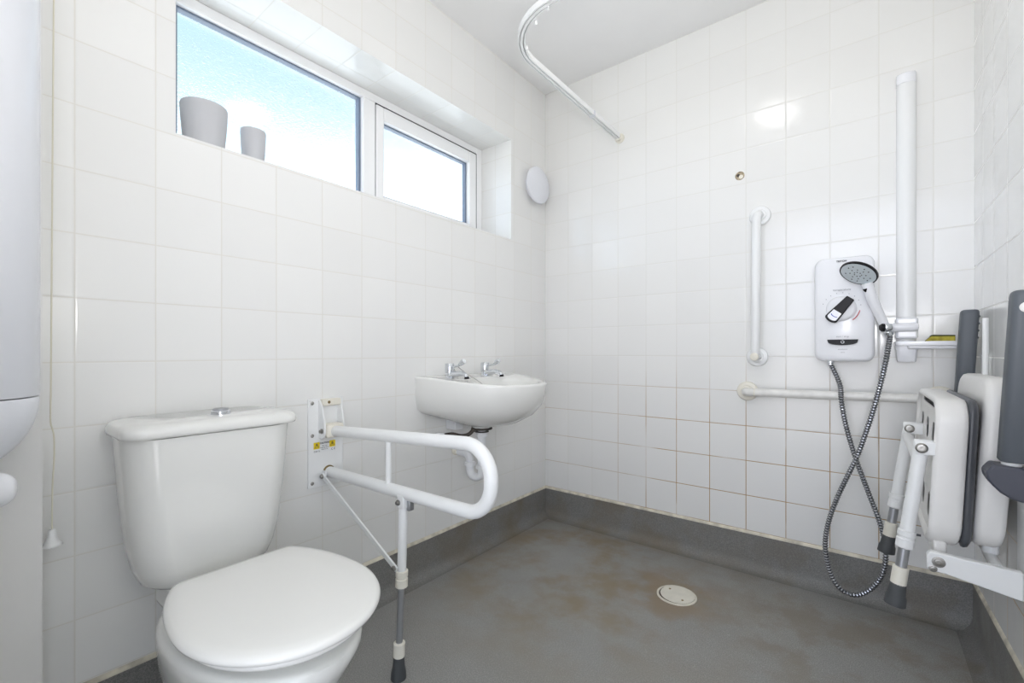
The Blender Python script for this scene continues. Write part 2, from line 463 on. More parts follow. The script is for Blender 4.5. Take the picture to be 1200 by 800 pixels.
# ------------------------------------------------------------------ grab rails on back wall
def flange(base, ax, r=.041): return lt(base, ax, [(r, 0), (r, .008), (r*.93, .013), (r*.62, .016), (r*.55, .020)], 36)
YT = LEN-.065
g = thing('grab_rail', 'upright white grab rail on the shower wall left of the shower unit', 'grab rail', (1.09, LEN, .92), 'white grab rails on the back wall')
p = round_path([(1.098, LEN-.01, 1.515), (1.095, YT, 1.515), (1.089, YT, .918), (1.088, LEN-.01, .918)], .035, 8)
obj('rail', tb(p, .0168, 18), M_white, g)
obj('mounting_flange', flange((1.098, LEN, 1.515), (0, -1, 0)), M_white, g)
obj('mounting_flange', flange((1.088, LEN, .918), (0, -1, 0)), M_white, g)
obj('end_cap', lt((1.0885, YT-.013, .918), (0, -1, 0), [(.016, -.004), (.016, .004), (.013, .006)], 20), M_cream, g)
g = thing('grab_rail', 'level stained white grab rail low on the shower wall behind the hose', 'grab rail', (1.049, LEN, .77), 'white grab rails on the back wall')
p = round_path([(1.050, LEN-.01, .770), (1.050, YT-.01, .770), (1.655, YT-.01, .778), (1.655, LEN-.01, .778)], .035, 8)
obj('rail', tb(p, .0165, 18), M_whiteold, g)
obj('mounting_flange', flange((1.05, LEN, .77), (0, -1, 0)), M_cream, g)
obj('mounting_flange', flange((1.655, LEN, .778), (0, -1, 0)), M_cream, g)
obj('joint_ring', lt((1.088, YT-.01, .7705), (1, 0, 0), [(.0172, 0), (.0178, .001), (.0178, .003), (.0172, .004)], 20), M_cream, g)

# ------------------------------------------------------------------ electric shower unit
SX, SZ = 1.386, 1.096
YS = 2.058                      # front of the case
def text(body, size, loc, m, parent, align='CENTER', rot=(PI/2, 0, 0), name='lettering', bold=0, sx=1):
    c = bpy.data.curves.new(name, 'FONT'); c.body = body; c.size = size; c.align_x = align; c.align_y = 'CENTER'; c.extrude = .0002; c.offset = bold
    t = bpy.data.objects.new(name, c); COL.objects.link(t)
    me = bpy.data.meshes.new_from_object(t.evaluated_get(bpy.context.evaluated_depsgraph_get()))
    bpy.data.objects.remove(t); bpy.data.curves.remove(c)
    me.name = name; me.materials.clear(); me.materials.append(m)
    o = bpy.data.objects.new(name, me); COL.objects.link(o)
    off = V((0, 0, 0)); p = parent
    while p is not None: off += p.location; p = p.parent
    o.location = V(loc)-off; o.rotation_euler = rot; o.scale = (sx, 1, 1); o.parent = parent
    return o
sh = thing('electric_shower', 'white electric shower unit with black lever dial on the tiled wall', 'shower unit', (SX, LEN, .905))
bm = bmesh.new()
rs = []
for y, w, h, r in ((LEN, .178, .380, .022), (YS+.03, .180, .386, .028), (YS+.012, .178, .384, .028), (YS+.004, .170, .376, .028), (YS, .158, .364, .026)):
    rs.append([V((SX+a, y-(.010*(1-(2*a/w)**2) if y < YS+.013 else 0), SZ+c)) for a, c in rrect(w, h, r, 6)])
rings(bm, rs, True)
obj('case', bm, M_plw, sh, ang=50)
YF = YS-.0105
# dial with lever
dc = V((SX-.007, 0, SZ+.002))
obj('dial', lt((dc.x, YF+.004, dc.z), (0, -1, 0), [(.046, 0), (.044, .006), (.040, .010), (.036, .012), (0, .013)], 36), M_plw, sh)
ld = V((-.62, 0, -.78)).normalized(); ls = V((ld.z, 0, -ld.x))
c0 = V((dc.x, YF-.010, dc.z))
def lever(hw0, hw1, l0, l1, th, yo):
    out = []
    for k in range(13):
        a = -PI/2+PI*k/12
        out.append((l1-hw1*.55+math.cos(a)*hw1*.55, math.sin(a)*hw1))
    out += [(l0, hw0), (l0, -hw0)]
    f = lambda y: (lambda a, c: V((c0.x, y, c0.z))+ld*a+ls*c)
    return slab(bmesh.new(), out, f(c0.y+yo), f(c0.y+yo-th))
obj('lever', lever(.0135, .0215, -.046, .058, .014, .004), M_blackp, sh, bevel=.0025)
obj('lever_inlay', lever(.0150, .0165, .015, .051, .002, -.0095), M_plw, sh, bevel=.001)
p = [c0+V((0, -.0120, 0))+ld*(.030+.006*math.cos(a))+ls*(.012*math.sin(a)) for a in [(-1.2+2.4*k/8) for k in range(9)]]
obj('blue_mark', tb(p, .0012, 8), M_blue, sh)
p = [V((dc.x+.055*math.cos(a), YF-.0006, dc.z+.055*math.sin(a))) for a in [math.radians(-52+42*k/8) for k in range(9)]]
obj('red_mark', tb(p, .0014, 8), M_red, sh)
for k in range(9):
    a = math.radians(160-150*k/8); q = V((dc.x+.058*math.cos(a), YF+.0022, dc.z+.058*math.sin(a)))
    obj('dial_dot', lt(q, (0, -1, 0), [(.0014, 0), (.0014, .0026)], 10), M_inkl, sh)
text('TRITON', .0085, (SX-.006, YF+.0005, SZ+.176), M_ink, sh, bold=.0003)
text('temperature', .0105, (SX-.005, YF-.0002, SZ+.071), M_inkl, sh)
text('start / stop', .0085, (SX-.003, YF-.0002, SZ-.101), M_inkl, sh)
text('omnicare', .0075, (SX-.003, YF+.0003, SZ-.148), M_inkl, sh)
text('easi-fit', .005, (SX-.003, YF+.0003, SZ-.159), M_inkl, sh)
out = [(-.046, .008), (.046, .008)]+[(.044*math.cos(a), -.001-.012*math.sin(a)) for a in [PI*k/12 for k in range(13)]]
obj('start_button', slab(bmesh.new(), out, lambda a, c: V((SX-.003+a, YF+.004, SZ-.120+c)), lambda a, c: V((SX-.003+a, YF-.002, SZ-.120+c))), M_blackp, sh, bevel=.001)
p = [V((SX-.003+.0048*math.cos(a), YF-.0025, SZ-.121+.0048*math.sin(a))) for a in [math.radians(120+300*k/12) for k in range(13)]]
bm = tb(p, .0008, 6); tube(bm, [(SX-.003, YF-.0025, SZ-.1185), (SX-.003, YF-.0025, SZ-.1145)], .0008, 6)
obj('power_symbol', bm, M_plw, sh)
obj('hose_outlet', lt((1.345, 2.095, .913), (0, 0, -1), [(.012, -.002), (.012, .016), (.010, .018), (.010, .024)], 20), M_chrome, sh)
obj('outlet_vent', bx(1.415, 1.445, 2.075, 2.10, .905, .9125), M_darkpipe, sh, bevel=.001)

# ------------------------------------------------------------------ riser rail with holder and soap dish
RX = 1.564
rr = thing('shower_riser', 'tall white shower riser column with slider and soap dish', 'shower riser', (RX, LEN, .96))
def halfround(w, d, n=8):
    return [(w/2, 0)]+[(w/2*math.cos(PI*k/n*.999)*1.0, -d*.55-d*.45*math.sin(PI*k/n)) for k in range(n+1)]+[(-w/2, 0)]
hp = halfround(.053, .040)
def column(z0, z1, s=1.0):
    return rings(bmesh.new(), [[V((RX+a*s, LEN+c*s, z)) for a, c in hp] for z in (z0, z1)], True)
obj('column', column(.965, 1.895), M_white, rr, ang=35)
obj('top_cap', column(1.895, 1.932, 1.03), M_plw, rr, ang=35, bevel=.003)
obj('slider', bx(RX-.030, RX+.030, LEN-.062, LEN-.004, .985, 1.060), M_plw, rr, bevel=.008, seg=3)
obj('slider_knob', lt((RX-.042, LEN-.078, 1.025), (1, 0, .0), [(.006, -.003), (.0135, .001), (.0155, .008), (.0155, .060), (.012, .070), (.004, .072)], 24), M_plw, rr)
# soap dish: shallow tray on a tapered bracket
bm = bmesh.new()
o_ = rrect(.165, .075, .010, 5); i_ = rrect(.150, .060, .008, 5); j_ = rrect(.140, .050, .008, 5)
cx, cy, zt = 1.614, LEN-.062, .975
rings(bm, [[V((cx+a*k, cy+c*k, z)) for a, c in pts] for pts, z, k in ((o_, zt-.014, .97), (o_, zt-.002, 1), (o_, zt, .99), (i_, zt, 1), (j_, zt-.006, 1))], True)
obj('soap_dish', bm, M_plw, rr, ang=40)
obj('dish_underside', bx(1.565, 1.690, LEN-.080, LEN-.030, zt-.026, zt-.013), M_plw, rr, bevel=.004)
bm = bmesh.new()
rings(bm, [[V((RX+a*s, LEN-.032+c*s2, z)) for a, c in rrect(.056, .058, .010, 5)] for s, s2, z in ((.84, .85, .904), (.92, .92, .908), (1, 1, .944), (1.08, 1, .948), (1.1, 1, .963))], True)
obj('dish_bracket', bm, M_plw, rr, ang=40)
# sponge
sp = thing('sponge', 'yellow sponge with green scourer on the white soap dish', 'sponge', (1.652, LEN-.07, zt))
pts = [(-.045, 0), (.034, 0), (.034, .022), (-.024, .0225)]
obj('foam', slab(bmesh.new(), pts, lambda a, c: V((1.649+a, LEN-.086, zt-.006+c)), lambda a, c: V((1.649+a, LEN-.040, zt-.006+c))), M_sponge, sp, bevel=.002)
pts = [(-.027, .0225), (.034, .022), (.034, .026), (-.021, .0275)]
obj('scourer', slab(bmesh.new(), pts, lambda a, c: V((1.649+a, LEN-.086, zt-.006+c)), lambda a, c: V((1.649+a, LEN-.040, zt-.006+c))), M_scour, sp, bevel=.001)

# ------------------------------------------------------------------ hand shower + hose
hand = thing('hand_shower', 'white hand shower with round grey spray head held on the slider', 'hand shower', (1.505, 2.045, 1.0))
hs = V((1.507, 2.058, 1.022)); hc = V((1.429, 1.99, 1.212))
h = (hc-hs).normalized()
n_ = V((-.37, -.48, -.79)).normalized()
neck = hc-h*.050-n_*.012
pth = smooth_path([hs-h*.012, hs+h*.05, hs+h*.11-n_*.004, neck-n_*.004], 5)
obj('handle', tb(pth, .012, 18, rad=[.0125+.0045*math.sin(PI/2*i/(len(pth)-1)) for i in range(len(pth))]), M_plw, hand)
obj('head_shell', lt(hc-n_*.026, n_, [(0, 0), (.028, .001), (.047, .008), (.055, .014), (.0555, .018)], 40), M_plw, hand)
obj('head_ring', lt(hc-n_*.010, n_, [(.0550, 0), (.0575, .003), (.0575, .010), (.0550, .0115), (.0535, .0105)], 40), M_blackp, hand)
obj('spray_plate', lt(hc-n_*.004, n_, [(.0535, 0), (.0535, .0045), (.03, .0055), (0, .0058)], 40), M_head, hand)
u, w = frame_of(n_)
bm = bmesh.new()
for R, k in ((.011, 7), (.024, 8), (.038, 14)):
    for i in range(k):
        a = 2*PI*i/k+R*40
        if R > .03 and i % 3 == 0: continue
        lathe(bm, hc+n_*.0008+(u*math.cos(a)+w*math.sin(a))*R, n_, [(.0019, 0), (.0019, .0018)], 8)
obj('nozzles', bm, M_blackp, hand)
obj('head_tab', tb([hc-h*.056+n_*.002, hc-h*.074+n_*.001], .006, 10, rad=[.008, .0055]), M_blackp, hand)
obj('handle_nut', lt(hs-h*.030, h, [(.0095, 0), (.013, .003), (.0135, .016), (.012, .020)], 20), M_chrome, hand)
obj('holder_ring', lt(hs+V((.012, -.008, .002)), (-1, -.35, 0), [(.014, 0), (.0152, .002), (.0152, .018), (.014, .020)], 24), M_chrome, hand)
obj('holder_cap', lt(hs+V((-.008, -.0145, .002)), (-1, -.35, 0), [(.0145, -.002), (.0145, .005), (.010, .010), (0, .011)], 24), M_blackp, hand)

import math as _m
FPX, HY, CX, CY, CZ = 525.8, 411.7, 1.444, 0.0, .94
AA = _m.atan2(412, 525.8); CA, SA = _m.cos(AA), _m.sin(AA)
def at(x, y, Y):
    """photo measurement -> place on the plane at depth Y in the room"""
    r = (x-600)/FPX; d = V((r*CA-SA, r*SA+CA, (HY-y)/FPX)); t = (Y-CY)/d.y
    return V((CX, CY, CZ))+d*t
hp_ = [(1.345, 2.095, .893)]
hp_ += [tuple(at(*q)) for q in ((984, 450, 2.075), (986, 470, 2.035), (991, 497, 2.025), (1002, 535, 2.03), (1018, 578, 2.04), (1031, 612, 2.045), (1038, 645, 2.04), (1034, 672, 2.03), (1020, 690, 2.02), (1002, 697, 2.012), (984, 689, 2.007), (972, 668, 2.002), (967, 640, 1.998), (970, 615, 1.995), (979, 588, 1.99), (992, 560, 1.986), (1005, 533, 1.985), (1016, 503, 1.992), (1025, 475, 2.0), (1033, 445, 2.01), (1039, 418, 2.025))]
hp_ += [tuple(hs-h*.030)]
fine = smooth_path(hp_, 30)
# resample evenly so the ribs are regular
Ls = [0]
for a, c in zip(fine, fine[1:]): Ls.append(Ls[-1]+(c-a).length)
step = .0024; res = []; j = 0
k = 0
while k*step < Ls[-1]:
    s_ = k*step
    while Ls[j+1] < s_: j += 1
    f = (s_-Ls[j])/(Ls[j+1]-Ls[j]); res.append(fine[j].lerp(fine[j+1], f)); k += 1
ribs = [(.0066, .0088, .0088, .0066)[i % 4] for i in range(len(res))]
o = obj('shower_hose', tb(res, .008, 12, rad=ribs), M_hose, ang=30)
o.data.materials.append(M_rub)
for p_ in o.data.polygons:                       # dark grooves between the metal ribs
    if len(p_.vertices) == 4 and all(ribs[min(v // 12, len(ribs)-1)] < .007 for v in p_.vertices): p_.material_index = 1
tag(o, 'ribbed metal shower hose looping down to the floor from the shower unit', 'hose')

# ------------------------------------------------------------------ wash basin
BY, BA, BB = 1.472, .42, .272
ba = thing('wash_basin', 'white wall-hung ceramic wash basin with two lever taps', 'basin', (0, BY, .66))
NB = 56
def bring(sa, sb, zf, zb, x0=0.0, p=2.15, yo=0):
    """half-oval ring: straight back at x0, front bulging into the room"""
    out = []
    for k in range(NB):
        t = -PI/2+PI*k/(NB-1)
        c, s = math.cos(t), math.sin(t)
        x = x0+sa*abs(c)**(2/p); y = BY+yo+sb*(1 if s > 0 else -1)*abs(s)**(2/p)
        f = (x-x0)/max(sa, 1e-6)
        out.append(V((x, y, zb+(zf-zb)*(f*f*(3-2*f)))))
    return out
bm = bmesh.new()
R = []
R.append(bring(.10, .06, .616, .640, p=2))
R.append(bring(.20, .13, .618, .650, p=2))
R.append(bring(.285, .190, .636, .668))
R.append(bring(.355, .238, .672, .684))
R.append(bring(.395, .262, .714, .704))
R.append(bring(.414, .271, .765, .765))
R.append(bring(.420, .2725, .800, .828))
R.append(bring(.419, .272, .8065, .834))
R.append(bring(.411, .266, .8105, .837))
R.append(bring(.402, .258, .8105, .8365, x0=.001))
R.append(bring(.392, .249, .8085, .836, x0=.002))
def inner(a, c, xm, z, zb):
    out = []
    for k in range(NB):
        t = PI*.955*(-1+2*k/(NB-1))
        x = xm+a*math.cos(t); y = BY+c*math.sin(t)
        f = min(1, x/.40)
        out.append(V((x, y, zb+(z-zb)*f*f*(3-2*f))))
    return out
R.append(inner(.130, .174, .250, .8065, .832))
R.append(inner(.120, .163, .248, .792, .812))
R.append(inner(.106, .145, .242, .745, .752))
R.append(inner(.080, .11, .225, .700, .702))
R.append(inner(.040, .05, .20, .686, .686))
rings(bm, R, True)
obj('bowl', bm, M_cer, ba, ang=60)
def tap(y, cold):
    t = obj('tap', lt((.075, y, .826), (0, 0, 1), [(.022, 0), (.022, .004), (.016, .010), (.0155, .016), (.0155, .024)], 24), M_chrome, ba)
    obj('tap_body', lt((.075, y, .847), (0, 0, 1), [(.0185, 0), (.0192, .003), (.0192, .040), (.017, .043), (0, .044)], 24), M_chrome, t)
    pth = smooth_path([(.078, y, .839), (.105, y, .845), (.140, y, .849), (.165, y, .843), (.172, y, .834)], 6)
    obj('spout', tb(pth, .011, 14, rad=[.0135-.004*i/(len(pth)-1) for i in range(len(pth))]), M_chrome, t)
    obj('aerator', lt((.1735, y, .8365), (.1, 0, -1), [(.0098, -.001), (.0098, .008), (.008, .009)], 16), M_blackp, t)
    pth = smooth_path([(.075, y, .875), (.105, y, .878), (.128, y, .882), (.145, y, .892), (.160, y, .901)], 6)
    n = len(pth)
    bm = tb(pth, .005, 12, rad=[.0045 if i < n*.5 else .0045+.0068*math.sin(PI*min(1, (i-n*.5)/(n*.5)*.80)) for i in range(n)])
    obj('lever_handle', bm, M_chrome, t)
    return t
tap(1.322, 1); tap(1.545, 0)
ch = smooth_path([(.118, 1.330, .876), (.150, 1.343, .850), (.185, 1.363, .826), (.215, 1.38, .800), (.225, 1.39, .770)], 5)
obj('plug_chain', tb(ch, .0016, 6), M_steel, ba)
obj('plug_chain', tb(smooth_path([(.078, 1.344, .868), (.095, 1.345, .842), (.108, 1.340, .830)], 5), .0014, 6), M_steel, ba)
# waste under the bowl
WX, WYY = .150, 1.440
obj('waste_boss', lt((WX, WYY, .632), (0, 0, -1), [(.052, -.01), (.050, .004), (.046, .014), (.036, .020)], 28), M_cer, ba)
obj('waste_gasket', lt((WX, WYY, .612), (0, 0, -1), [(.044, -.001), (.046, .001), (.046, .005), (.036, .007)], 28), M_darkpipe, ba)
obj('waste_gasket', lt((WX, WYY, .598), (0, 0, -1), [(.030, 0), (.031, .001), (.031, .003), (.026, .004)], 28), M_darkpipe, ba)
wp = round_path([(WX, WYY, .610), (WX, WYY, .395), (.085, 1.435, .395), (.085, 1.435, .490), (.0, 1.43, .497)], .030, 6)
obj('waste_trap', tb(wp, .0175, 16), M_pvc, ba)
for z in (.595, .515, .455):
    obj('trap_nut', lt((WX, WYY, z), (0, 0, -1), [(.021, 0), (.026, .002), (.026, .018), (.021, .020)], 20), M_pvc, ba)
obj('trap_nut', lt((.085, 1.435, .460), (0, 0, -1), [(.020, 0), (.025, .002), (.025, .018), (.020, .020)], 20), M_pvc, ba)
pp = smooth_path([(.045, 1.325, .585), (.075, 1.34, .590), (.105, 1.36, .583), (.130, 1.38, .590), (.140, 1.40, .612), (.130, 1.415, .640)], 6)
obj('tap_tail', tb(pp, .0085, 12), M_darkpipe, ba)
obj('tap_tail', tb(smooth_path([(.045, 1.325, .585), (.025, 1.32, .583), (.004, 1.315, .583)], 5), .010, 12), M_pvc, ba)
obj('support_bracket', bx(.002, .06, 1.37, 1.42, .600, .645), M_pvc, ba, bevel=.004)
obj('pipe_stub', lt((0, 1.43, .497), (1, 0, 0), [(.022, 0), (.022, .006), (.019, .010), (.019, .02), (.016, .022)], 18), M_cream, ba)

# ------------------------------------------------------------------ toilet
TY = .424
to = thing('toilet', 'white close-coupled toilet with lid down against the tiled wall', 'toilet', (.33, TY, 0))
def egg(xb, xf, w, z, sq=2.0, c=.42, n=48, dz=0):
    xc = xb+(xf-xb)*c; out = []
    for k in range(n):
        t = 2*PI*k/n; cs, sn = math.cos(t), math.sin(t)
        if cs >= 0:
            x = xc+(xf-xc)*cs; y = w*(1 if sn > 0 else -1)*abs(sn)**(.96)
        else:
            x = xc-(xc-xb)*abs(cs)**(2/sq); y = w*(1 if sn > 0 else -1)*abs(sn)**(2/sq)
        out.append(V((x, TY+y, z+dz*(x-xb)/(xf-xb))))
    return out
def lidline(xb, xf, w, z, s):
    """oval cut straight across its back, corners rounded; s = inset"""
    xc = .525; ar = .308; pts = []
    T = math.acos((xc-xb)/ar)
    for k in range(33):
        t = -(PI-T)+2*(PI-T)*k/32
        c = math.cos(t); a = (xf-xc) if c > 0 else ar
        pts.append((xc+a*c, w*math.sin(t)))
    for k in range(1, 8):
        f = k/8; pts.append((pts[32][0], pts[32][1]*(1-2*f)))
    for _ in range(2):
        q = []
        for i in range(len(pts)):
            a, b = pts[i], pts[(i+1) % len(pts)]
            q += [(a[0]*.75+b[0]*.25, a[1]*.75+b[1]*.25), (a[0]*.25+b[0]*.75, a[1]*.25+b[1]*.75)]
        pts = q
    cx = (xb+xf)/2; L2 = (xf-xb)/2
    return [V((cx+(x-cx)*(1-s/L2), TY+y*(1-s/w), z)) for x, y in pts]
bm = bmesh.new()
R = [egg(.10, .52, .100, .0, 3), egg(.10, .52, .102, .012, 3), egg(.10, .50, .095, .05, 3), egg(.11, .52, .104, .12, 2.8), egg(.13, .58, .124, .20, 2.6), egg(.16, .645, .148, .28, 2.4), egg(.19, .69, .163, .345, 2.3), egg(.20, .706, .167, .372, 2.2), egg(.20, .706, .166, .387, 2.2), egg(.21, .697, .158, .392, 2.2)]
rings(bm, R, True)
obj('pan', bm, M_cer, to, ang=60)
obj('pan_shelf', bx(.02, .26, TY-.085, TY+.085, .30, .3745), M_cer, to, bevel=.012, seg=3)
def seatloft(name, z0, z1, xb, xf, w, sq, m, edge=.010, dome=0.0, tilt=0):
    bm = bmesh.new()
    R = []
    for s, z in ((edge, z0), (0.002, z0+(z1-z0)*.22), (0, z0+(z1-z0)*.5), (.003, z0+(z1-z0)*.78), (.010, z0+(z1-z0)*.95), (.024, z1+dome*.4), (.07, z1+dome*.85)):
        R.append(lidline(xb, xf, w, z, s))
    rings(bm, R, True)
    return obj(name, bm, m, to, ang=70)
seatloft('seat', .416, .433, .300, .716, .164, 3.2, M_seat)
seatloft('lid', .434, .455, .300, .735, .180, 3.2, M_seat, dome=.003)
for y in (-.075, .075):
    obj('hinge', lt((.285, TY+y-.018, .418), (0, 1, 0), [(.010, 0), (.012, .002), (.012, .034), (.010, .036)], 18), M_seat, to)
    obj('seat_buffer', bx(.60, .625, TY+y-.01, TY+y+.01, .388, .4175), M_seat, to, bevel=.002)
# cistern
def cis(w, d, z, xb=.012, bow=.016, r=.035):
    out = []
    for a, c in rrect(d, w, r, 7):
        f = (a+d/2)/d
        out.append(V((xb+d/2+a+bow*f*(1-(2*c/w)**2), TY+.008+c, z)))
    return out
bm = bmesh.new()
rings(bm, [cis(w, d, z, r=.062) for w, d, z in ((.20, .130, .372), (.248, .145, .377), (.281, .156, .392), (.306, .163, .425), (.328, .168, .48), (.349, .174, .58), (.361, .177, .67), (.370, .180, .742))], True)
obj('cistern', bm, M_cer, to, ang=60)
bm = bmesh.new()
rings(bm, [cis(w, d, z, xb=.008, r=.04) for w, d, z in ((.370, .188, .7435), (.382, .196, .7455), (.387, .199, .752), (.385, .197, .764), (.375, .190, .772), (.355, .178, .776), (.31, .14, .7785))], True)
obj('cistern_lid', bm, M_cer, to, ang=60)
fb = obj('flush_button', lt((.132, TY+.026, .7765), (0, 0, 1), [(.022, 0), (.022, .010), (.019, .0125)], 30), M_chrome, to)
obj('button_plate', lt((.132, TY+.026, .788), (0, 0, 1), [(.018, 0), (.018, .004), (.014, .006), (0, .0065)], 28), M_alu, fb)

# ------------------------------------------------------------------ drop-down support rail
DY = .82
dr = thing('support_rail', 'white drop-down support rail with leg beside the toilet', 'support rail', (0, DY, .49))
pl_ = obj('wall_plate', bx(.0, .006, .748, .874, .487, .782), M_white, dr, bevel=.0015)
for y, z in ((.762, .768), (.762, .660), (.762, .502), (.858, .770)):
    obj('plate_screw', lt((.006, y, z), (1, 0, 0), [(.006, 0), (.006, .001), (.004, .0025), (0, .003)], 14), M_steel, pl_)
def cheek(y0, y1):
    pts = [(.004, .776), (.012, .776), (.030, .752), (.044, .700), (.046, .672), (.040, .655), (.028, .648), (.004, .652)]
    return slab(bmesh.new(), pts, lambda a, c: V((a, y0, c)), lambda a, c: V((a, y1, c)))
obj('bracket_cheek', cheek(.783, .789), M_white, dr, bevel=.0015)
obj('bracket_cheek', cheek(.852, .858), M_white, dr, bevel=.0015)
obj('latch', bx(.006, .030, .789, .852, .758, .781), M_cream, dr, bevel=.003)
obj('latch_screw', lt((.030, .808, .770), (1, 0, 0), [(.005, 0), (.005, .001), (.003, .002)], 12), M_brass, dr)
obj('pivot_block', bx(.010, .052, .790, .851, .652, .698), M_cream, dr, bevel=.008, seg=3)
obj('pivot_bolt', lt((.030, .783, .675), (0, -1, 0), [(.0085, 0), (.0085, .003), (.0055, .004), (.0055, .009), (.003, .010)], 16), M_steel, dr)
# tilted slightly as in use
loop = round_path([(.045, DY, .673), (.741, DY, .713), (.735, DY, .539), (.012, DY, .531)], .080, 12)
obj('rail', tb(loop, .0178, 20), M_white, dr)
obj('end_ring', lt((.006, DY, .533), (1, 0, .04), [(.020, 0), (.020, .004), (.018, .005)], 22), M_brass, dr)
obj('cross_strut', tb([(.338, DY, .690), (.336, DY, .540)], .0085, 12), M_white, dr)
lg = obj('leg', tb([(.412, DY-.004, .522), (.402, DY-.004, .275)], .0128, 18), M_white, dr)
obj('leg_clamp', bx(.398, .428, DY-.018, DY+.010, .495, .536), M_white, lg, bevel=.004)
obj('leg_hook', bx(.426, .440, DY-.006, DY+.012, .490, .522), M_alu, lg, bevel=.003)
obj('leg_bolt', lt((.407, DY-.018, .512), (0, -1, 0), [(.008, 0), (.008, .003), (.005, .004), (.005, .008)], 14), M_steel, lg)
obj('collar', lt((.4045, DY-.004, .315), (-.04, 0, -1), [(.0135, 0), (.0175, .001), (.0175, .016), (.0145, .018), (.0145, .022), (.0175, .024), (.0175, .046), (.012, .048)], 20), M_cream, lg)
obj('lower_tube', tb([(.402, DY-.004, .28), (.391, DY-.004, .075)], .0095, 16), M_alu, lg)
obj('collar', lt((.3932, DY-.004, .105), (-.04, 0, -1), [(.012, 0), (.0165, .002), (.0165, .040), (.013, .042)], 20), M_cream, lg)
obj('rubber_foot', lt((.391, DY-.004, .066), (-.03, 0, -1), [(.013, 0), (.015, .004), (.017, .030), (.021, .048), (.022, .066)], 22), M_rub, lg)
st_a, st_b = V((.020, DY-.028, .523)), V((.397, DY-.022, .326))
sd = (st_b-st_a).normalized(); up = sd.cross(V((0, 1, 0))).normalized()
obj('stay', rings(bmesh.new(), [[p+up*a+V((0, c, 0)) for a, c in ((-.0075, -.003), (.0075, -.003), (.0075, .003), (-.0075, .003))] for p in (st_a-sd*.008, st_b+sd*.008)], True), M_white, dr, bevel=.001)
obj('stay_bolt', lt(st_a+V((0, -.003, 0)), (0, -1, 0), [(.008, 0), (.008, .003), (.005, .007)], 14), M_steel, dr)
obj('stay_bolt', lt(st_b+V((0, .010, 0)), (0, -1, 0), [(.006, 0), (.006, .012), (.0075, .013), (.0075, .017), (.004, .020)], 14), M_steel, dr)
obj('stay_bracket', bx(.006, .028, DY-.025, DY-.019, .510, .540), M_white, dr, bevel=.002)
# warning label on the plate
wl = obj('warning_label', bx(.006, .0066, .769, .842, .600, .640), M_labelw, pl_)
RL = (PI/2, 0, PI/2)
for y in (.777, .833):
    obj('warning_symbol', bx(.0064, .0070, y-.0105, y+.0105, .614, .636), M_yellow, pl_)
    bm = bmesh.new()
    a = [V((.0074, y+.008*math.cos(t), .6235+.0085*math.sin(t))) for t in (PI/2, PI/2+2*PI/3, PI/2+4*PI/3)]
    tube(bm, a+[a[0]], .0009, 6); tube(bm, [(.0074, y, .6275), (.0074, y, .622)], .0011, 6)
    obj('warning_triangle', bm, M_ink, pl_)
text('CAUTION', .0075, (.0070, .805, .631), M_ink, pl_, rot=RL, bold=.0003)
for k, s_ in enumerate(('Max load', 'Keep leg down', 'when in use')):
    text(s_, .005, (.0070, .805, .622-.006*k), M_ink, pl_, rot=RL)
text('C E', .010, (.0070, .836, .606), M_ink, pl_, rot=RL)
text('DSR-1L', .007, (.0070, .778, .606), M_ink, pl_, rot=RL)

# ------------------------------------------------------------------ pull cord
pc = thing('pull_cord', 'pull cord with white bell-shaped handle hanging by the tiled wall', 'pull cord', (.055, .146, .52))
obj('ceiling_switch', lt((.060, .158, HC), (0, 0, -1), [(.033, 0), (.033, .016), (.026, .022), (.010, .024), (.008, .030)], 28), M_plw, pc)
CPX = .058
pth = smooth_path([(.060, .158, HC-.02), (.060, .155, 2.0), (.060, .1515, 1.4), (.060, .149, .90), (.060, .1485, .84), (.060, .1482, .81), (.060, .1485, .785), (.060, .1525, .765), (.060, .1540, .74), (.060, .1535, .70), (.060, .151, .64), (.060, .1505, .54)], 6)
obj('cord', tb(pth, .0014, 8), M_cord, pc)
obj('cord_handle', lt((.060, .1505, .553), (0, 0, -1), [(.0045, -.002), (.0068, .002), (.0076, .013), (.0115, .025), (.0160, .030), (.0160, .034), (.0135, .0355), (0, .0355)], 26), M_white, pc)

# ------------------------------------------------------------------ wall-hung cylinder unit at the left
HX, HYc, HR = .245, .005, .110
wu = thing('water_heater', 'tall white rounded wall-hung cylinder beside the pull cord, curved underside', 'water heater', (HX, HYc, .73))
obj('tank', lt((HX, HYc, .861), (0, 0, 1), [(HR*.985, 0), (HR, .002), (HR, .85), (HR*.9, .90), (HR*.6, .94), (0, .955)], 64), M_plwh, wu)
obj('bottom_cap', lt((HX, HYc, .859), (0, 0, -1), [(HR*.985, 0), (HR*.99, .004)]+[(HR*.99*math.cos(t), .004+.125*math.sin(t)) for t in [PI/2*k/12 for k in range(1, 12)]]+[(0, .129)], 64), M_plwh, wu)
obj('outlet_cap', lt((HX+.02, HYc+.02, .700), (.25, .97, .05), [(.024, -.04), (.030, -.03), (.031, .030)]+[(.008+.023*math.cos(t), .030+.030*math.sin(t)) for t in [PI/2*k/10 for k in range(1, 11)]]+[(0, .0605)], 48), M_plw, wu)
obj('outlet_neck', tb([(HX+.015, HYc, .742), (HX+.018, HYc+.01, .70)], .016, 16), M_plw, wu)
obj('wall_mount', bx(.1195, HX-.07, HYc-.09, HYc+.08, 1.0, 1.6), M_plwh, wu, bevel=.004)

